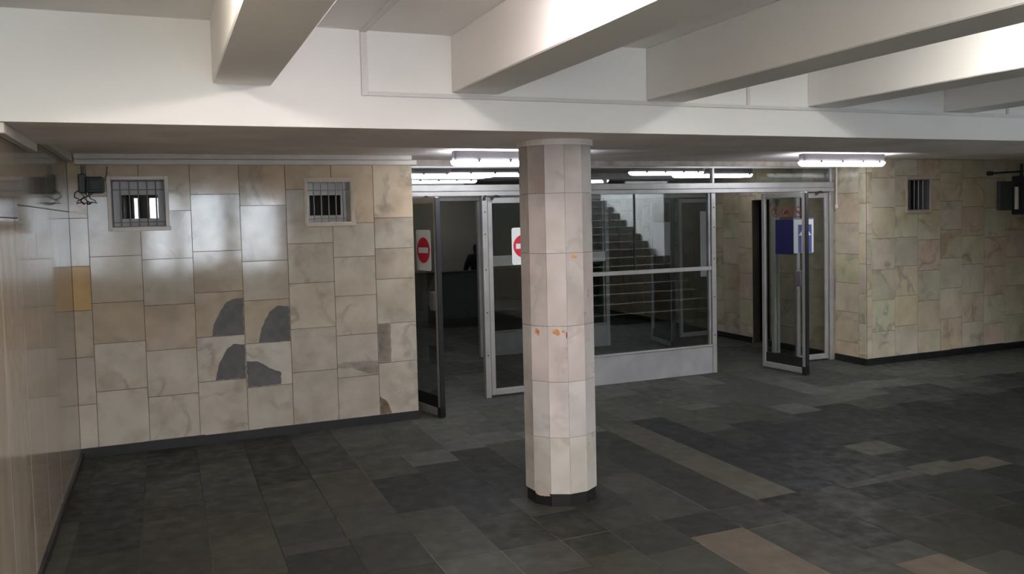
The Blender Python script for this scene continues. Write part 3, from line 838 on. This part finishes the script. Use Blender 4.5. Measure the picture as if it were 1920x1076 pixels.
o = empty('electrical_box', (-0.53, YW, 2.165))
tag(o, 'small dark grey-green box with black square face left of the barred window', 'electrical box')
b = MB(); b.box(-0.085, -0.03, -0.10, 0, 0.0, 0.155, bev=0.008); b.build('body', M['box_green'], o)
b = MB(); b.box(-0.03, 0.10, -0.13, -0.01, 0.0, 0.13, bev=0.012); b.build('head', M['box_green'], o)
b = MB(); b.box(-0.008, 0.078, -0.136, -0.128, 0.022, 0.108, bev=0.004); b.build('black_face', M['rubber'], o)
b = MB(); b.tube([(-0.052, -0.05, 0.15), (-0.052, -0.05, 0.222)], 0.013, 10); b.build('conduit', M['steel'], o)
b = MB()
for k in range(4):
    rr = random.Random(k)
    pts = [(-0.075 + 0.03 * k, -0.04, 0.002)]
    for j in range(1, 7):
        pts.append((-0.08 + 0.03 * k + 0.03 * math.sin(j * 1.3 + k), -0.03 - 0.015 * math.cos(j + k), -0.02 * j + (0.03 if j > 4 else 0)))
    b.tube(pts, 0.0035, 6)
b.tube([(-0.08, -0.05, 0.03), (-0.115, -0.045, 0.005), (-0.12, -0.04, -0.03), (-0.09, -0.03, -0.045)], 0.004, 6)
b.build('loose_wire', M['cable'], o)
b = MB(); b.tube([(0.105, -0.02, 0.10), (0.12, -0.015, 0.16), (0.125, -0.012, 0.218)], 0.005, 6); b.build('cable', M['brown'], o)

# wall unit at the far right edge
o = empty('wall_unit', (10.10, YW, 1.83))
tag(o, 'dark box with a pale upright tube on the right marble wall at the picture edge', 'wall box')
b = MB(); b.box(-0.115, 0.17, -0.05, 0, 0.0, 0.375, bev=0.006); b.build('back_box', M['box_green'], o)
b = MB(); b.box(0.165, 0.36, -0.22, -0.0, -0.06, 0.44, bev=0.01); b.build('front_box', M['rubber'], o)
b = MB(); b.tube([(0.13, -0.10, 0.01), (0.13, -0.10, 0.30)], 0.026, 14); b.build('tube', M['trunk'], o)
b = MB(); b.tube([(-0.30, -0.06, 0.475), (0.0, -0.08, 0.49), (0.25, -0.10, 0.50)], 0.012, 8); b.tube([(-0.34, -0.06, 0.475), (-0.28, -0.06, 0.475)], 0.03, 12); b.tube([(0.22, -0.1, 0.42), (0.22, -0.1, 0.60)], 0.02, 8)
b.build('bracket_arm', M['rubber'], o)

# thin pipe on the right jamb
o = empty('wall_pipe', (XB - 0.03, YF - 0.10, 1.93))
tag(o, 'thin pale pipe with a knob end hanging beside the right door post', 'pipe')
b = MB(); b.tube([(0, 0, 0), (0, 0, Z_LOW - 1.93)], 0.011, 10); b.build('pipe', M['trunk'], o)
b = MB(); b.tube([(0, 0, -0.03), (0, 0, -0.015), (0, 0, 0.015), (0, 0, 0.03)], [0.012, 0.024, 0.024, 0.012], 12); b.build('knob', M['trunk'], o)

# ------------------------------------------------------------------ signs
def rrect(x0, x1, z0, z1, r, n=5):
    pts = []
    for cx, cz, a0 in ((x1 - r, z1 - r, 0), (x0 + r, z1 - r, 90), (x0 + r, z0 + r, 180), (x1 - r, z0 + r, 270)):
        for i in range(n + 1):
            a = math.radians(a0 + 90 * i / n); pts.append((cx + r * math.cos(a), cz + r * math.sin(a)))
    return pts
def disc(r, n=40, cx=0, cz=0): return [(cx + r * math.cos(2 * math.pi * k / n), cz + r * math.sin(2 * math.pi * k / n)) for k in range(n)]
def no_entry(loc, rz, label, both=False):
    o = empty('no_entry_sign', loc, rz)
    tag(o, label, 'sign', 'no-entry stickers on the door glass')
    b = MB(); b.prism(rrect(-0.142, 0.142, -0.197, 0.197, 0.025), 'y', -0.0015, 0.0); b.build('backing', M['white'], o)
    b = MB(); b.prism(disc(0.124), 'y', -0.0025, -0.0015); b.build('red_disc', M['red'], o)
    b = MB(); b.prism([(-0.095, -0.027), (0.095, -0.027), (0.095, 0.027), (-0.095, 0.027)], 'y', -0.0035, -0.0025); b.build('white_bar', M['white'], o)
    return o
def leaf_pt(lf, u, off, z):
    """a point on an open leaf: u metres from its hinge, off in front (towards local -Y)"""
    a = lf.rotation_euler.z
    return (lf.location.x + u * math.cos(a) + off * math.sin(a), lf.location.y + u * math.sin(a) - off * math.cos(a), z)
a1 = lf1.rotation_euler.z; a2 = lf2.rotation_euler.z
# the leaf's faces look towards -Y local (to the right) and +Y local
no_entry(leaf_pt(lf1, 0.345, 0.0045, 1.592), a1, 'narrow-looking red and white no-entry sticker on the open leaf beside the end wall')
no_entry((3.535, YF - 0.0045, 1.582), 0, 'white sticker with red no-entry disc half hidden by the column')

# blue and arrow signs, prohibition stickers on the right open leaf: its local -Y face looks away from us to the left? place on the camera side
def on_leaf2(name, u, z, label, cat, group=None):
    o = empty(name, leaf_pt(lf2, u, 0.0045, z), a2)
    return tag(o, label, cat, group)
sd = on_leaf2('blue_sign', 0.345, 1.585, 'plain dark blue sign hanging on the open right door leaf', 'sign')
b = MB(); b.prism(rrect(-0.135, 0.135, -0.202, 0.202, 0.008), 'y', -0.005, 0); b.build('board', M['blue'], sd)
for k, (u, kind) in enumerate(((0.215, 'a'), (0.37, 'b'), (0.545, 'c'))):
    lab = ('faint round prohibition sticker nearest the hinge of the open right leaf', 'round prohibition sticker with black figure, the middle one above the blue sign', 'red ringed no-smoking sticker above the arrow sign, the rightmost of three')[k]
    o = on_leaf2('prohibition_sticker', u, 1.875, lab, 'sticker', 'round prohibition stickers on the right open leaf')
    R_ = 0.062
    b = MB()
    n = 36
    ou, inn = disc(R_, n), disc(R_ * 0.84, n)
    for y_ in (-0.0018,):
        b.poly([(p[0], y_, p[1]) for p in ou] + [(p[0], y_, p[1]) for p in inn] + [(p[0], 0, p[1]) for p in ou] + [(p[0], 0, p[1]) for p in inn],
               [(i, (i + 1) % n, (i + 1) % n + n, i + n) for i in range(n)] + [(i, (i + 1) % n, (i + 1) % n + 2 * n, i + 2 * n) for i in range(n)] + [(i + n, (i + 1) % n + n, (i + 1) % n + 3 * n, i + 3 * n) for i in range(n)])
    M.setdefault('red_dull', plain('faded_red', (0.26, 0.035, 0.035), 0.6))
    b.build('red_ring', M['red_dull'], o)
    b = MB(); c_, s_ = math.cos(math.radians(45)), math.sin(math.radians(45))
    w_ = 0.005; L_ = R_ * 0.88
    b.prism([(-L_ * c_ - w_ * s_, L_ * s_ - w_ * c_), (L_ * c_ - w_ * s_, -L_ * s_ - w_ * c_), (L_ * c_ + w_ * s_, -L_ * s_ + w_ * c_), (-L_ * c_ + w_ * s_, L_ * s_ + w_ * c_)], 'y', -0.0024, -0.0002)
    b.build('slash', M['red_dull'], o)
    b = MB()
    if kind == 'a':   # small skating figure
        b.prism(disc(0.009, 12, 0.0, 0.035), 'y', -0.001, 0); b.prism([(-0.01, 0.024), (0.012, 0.024), (0.008, -0.008), (0.024, -0.034), (0.016, -0.038), (-0.004, -0.01), (-0.022, -0.036), (-0.03, -0.03), (-0.012, -0.004)], 'y', -0.001, 0)
    elif kind == 'b':  # crouching black shape
        b.prism([(-0.03, -0.022), (0.03, -0.022), (0.03, 0.0), (0.02, 0.016), (0.008, 0.030), (-0.002, 0.018), (-0.018, 0.012), (-0.028, 0.0)], 'y', -0.001, 0)
    else:              # cigarette
        b.prism([(-0.034, -0.008), (0.026, -0.008), (0.026, 0.002), (-0.034, 0.002)], 'y', -0.001, 0); b.prism([(0.024, 0.006), (0.032, 0.006), (0.036, 0.028), (0.028, 0.03)], 'y', -0.001, 0)
    b.build('figure', M['ink'], o)
# arrow sign on the narrow leaf behind
o = empty('arrow_sign', (7.335 - 0.03, YF - 0.0235, 1.58))
tag(o, 'white sign with a white arrow on blue behind the open right leaf', 'sign')
b = MB(); b.prism(rrect(-0.175, 0.135, -0.215, 0.215, 0.01), 'y', -0.002, 0); b.build('board', M['white'], o)
b = MB(); b.prism([(-0.105, -0.213), (0.105, -0.213), (0.105, 0.135), (-0.105, 0.135)], 'y', -0.003, -0.002); b.prism([(-0.17, 0.2), (0.13, 0.2), (0.13, 0.213), (-0.17, 0.213)], 'y', -0.003, -0.002); b.build('blue_field', M['blue_soft'], o)
b = MB(); b.prism([(-0.055, -0.213), (0.055, -0.213), (0.055, 0.0), (0.10, 0.0), (0.0, 0.125), (-0.10, 0.0), (-0.055, 0.0)], 'y', -0.004, -0.003); b.build('arrow', M['white'], o)

# paper notices on the inner screen
a3 = lf3.rotation_euler.z
o = empty('paper_notice', leaf_pt(lf3, 0.42, 0.006, 1.535), a3)
tag(o, 'large pale paper notice on the inner open leaf seen through the window', 'notice', 'papers on the inner doors')
b = MB(); b.prism([(-0.33, -0.235), (0.33, -0.235), (0.332, 0.235), (-0.33, 0.238)], 'y', -0.001, 0.0005); b.build('sheet', M['paper'], o)
o = empty('paper_notice', (7.56, 10.62 - 0.03, 1.42))
tag(o, 'tall narrow pale paper strip on the inner screen next to the middle post', 'notice', 'papers on the inner doors')
b = MB(); b.prism([(-0.07, -0.5), (0.085, -0.5), (0.08, 0.49), (-0.07, 0.49)], 'y', -0.001, 0.0005); b.build('sheet', M['paper'], o)

# rust stains on the column (surface parts)
for args in ((-1, 0.36, 1.150, 0.13, 0.020, 'rust', 2), (-1, 0.42, 1.135, 0.07, 0.016, 'rust', 8), (0, 0.40, 1.152, 0.20, 0.018, 'rust', 3), (0, 0.52, 1.138, 0.15, 0.020, 'rust', 7), (0, 0.80, 1.150, 0.10, 0.010, 'rust', 4), (1, 0.48, 1.632, 0.15, 0.013, 'rust', 5), (0, 0.95, 1.128, 0.035, 0.026, 'rust_dark', 6)):
    f_, s_, z_, ws, hz, mt, sd_ = args
    col_blob('rust_stain', f_, s_, z_, ws, hz, M[mt], sd_)

M['chip'] = plain('chipped_marble', (0.42, 0.34, 0.26), 0.6, noise=0.2, scale=30)
col_blob('chipped_edge', -1, 0.50, 0.078, 0.46, 0.017, M['chip'], 12)

# ------------------------------------------------------------------ person behind the far parapet
def person(loc, rz):
    me = bpy.data.meshes.new('body')
    P = {'pel': (0, 0, 0.50), 'bel': (0, 0.02, 0.66), 'che': (0, 0.03, 0.86), 'nek': (0, 0.02, 1.02), 'hed': (0, -0.01, 1.12), 'top': (0, -0.01, 1.22),
         'sl': (-0.17, 0.03, 0.95), 'el': (-0.24, -0.02, 0.70), 'wl': (-0.16, -0.22, 0.62), 'sr': (0.17, 0.03, 0.95), 'er': (0.24, -0.02, 0.70), 'wr': (0.16, -0.22, 0.62),
         'hl': (-0.10, 0, 0.50), 'kl': (-0.13, -0.42, 0.52), 'al': (-0.13, -0.42, 0.10), 'tl': (-0.13, -0.58, 0.05), 'hr': (0.10, 0, 0.50), 'kr': (0.13, -0.42, 0.52), 'ar': (0.13, -0.42, 0.10), 'tr': (0.13, -0.58, 0.05)}
    Rr = {'pel': .15, 'bel': .13, 'che': .15, 'nek': .055, 'hed': .09, 'top': .07, 'sl': .075, 'el': .05, 'wl': .035, 'sr': .075, 'er': .05, 'wr': .035, 'hl': .10, 'kl': .065, 'al': .045, 'tl': .04, 'hr': .10, 'kr': .065, 'ar': .045, 'tr': .04}
    E_ = [('pel', 'bel'), ('bel', 'che'), ('che', 'nek'), ('nek', 'hed'), ('hed', 'top'), ('che', 'sl'), ('sl', 'el'), ('el', 'wl'), ('che', 'sr'), ('sr', 'er'), ('er', 'wr'), ('pel', 'hl'), ('hl', 'kl'), ('kl', 'al'), ('al', 'tl'), ('pel', 'hr'), ('hr', 'kr'), ('kr', 'ar'), ('ar', 'tr')]
    K = list(P)
    me.from_pydata([P[k] for k in K], [(K.index(a), K.index(c)) for a, c in E_], [])
    o = bpy.data.objects.new('person', me); C.objects.link(o)
    sk = o.modifiers.new('skin', 'SKIN')
    for i, k in enumerate(K):
        me.skin_vertices[0].data[i].radius = (Rr[k], Rr[k]); me.skin_vertices[0].data[i].use_root = (k == 'pel')
    ss = o.modifiers.new('sub', 'SUBSURF'); ss.levels = 2; ss.render_levels = 2
    me.materials.append(M['cloth'])
    o.location = loc; o.rotation_euler = (0, 0, rz)
    return o
pe = person((5.62, 15.3, 0.17), math.pi)
tag(pe, 'person in dark clothes seated behind the far dark parapet', 'person')
b = MB(); b.box(-0.22, 0.22, -0.16, 0.20, 0.28, 0.32, bev=0.01)
o = empty('bench', (5.62, 15.3, 0.17)); tag(o, 'low dark bench carrying the seated person behind the parapet', 'bench')
b.build('seat', M['steel'], o)
for x in (-0.18, 0.18):
    for y_ in (-0.12, 0.16):
        c = MB(); c.box(x - 0.02, x + 0.02, y_ - 0.02, y_ + 0.02, -0.17, 0.28); c.build('leg', M['steel'], o)
sc.cycles.use_denoising = True
sc.cycles.max_bounces = 10
sc.cycles.transparent_max_bounces = 16
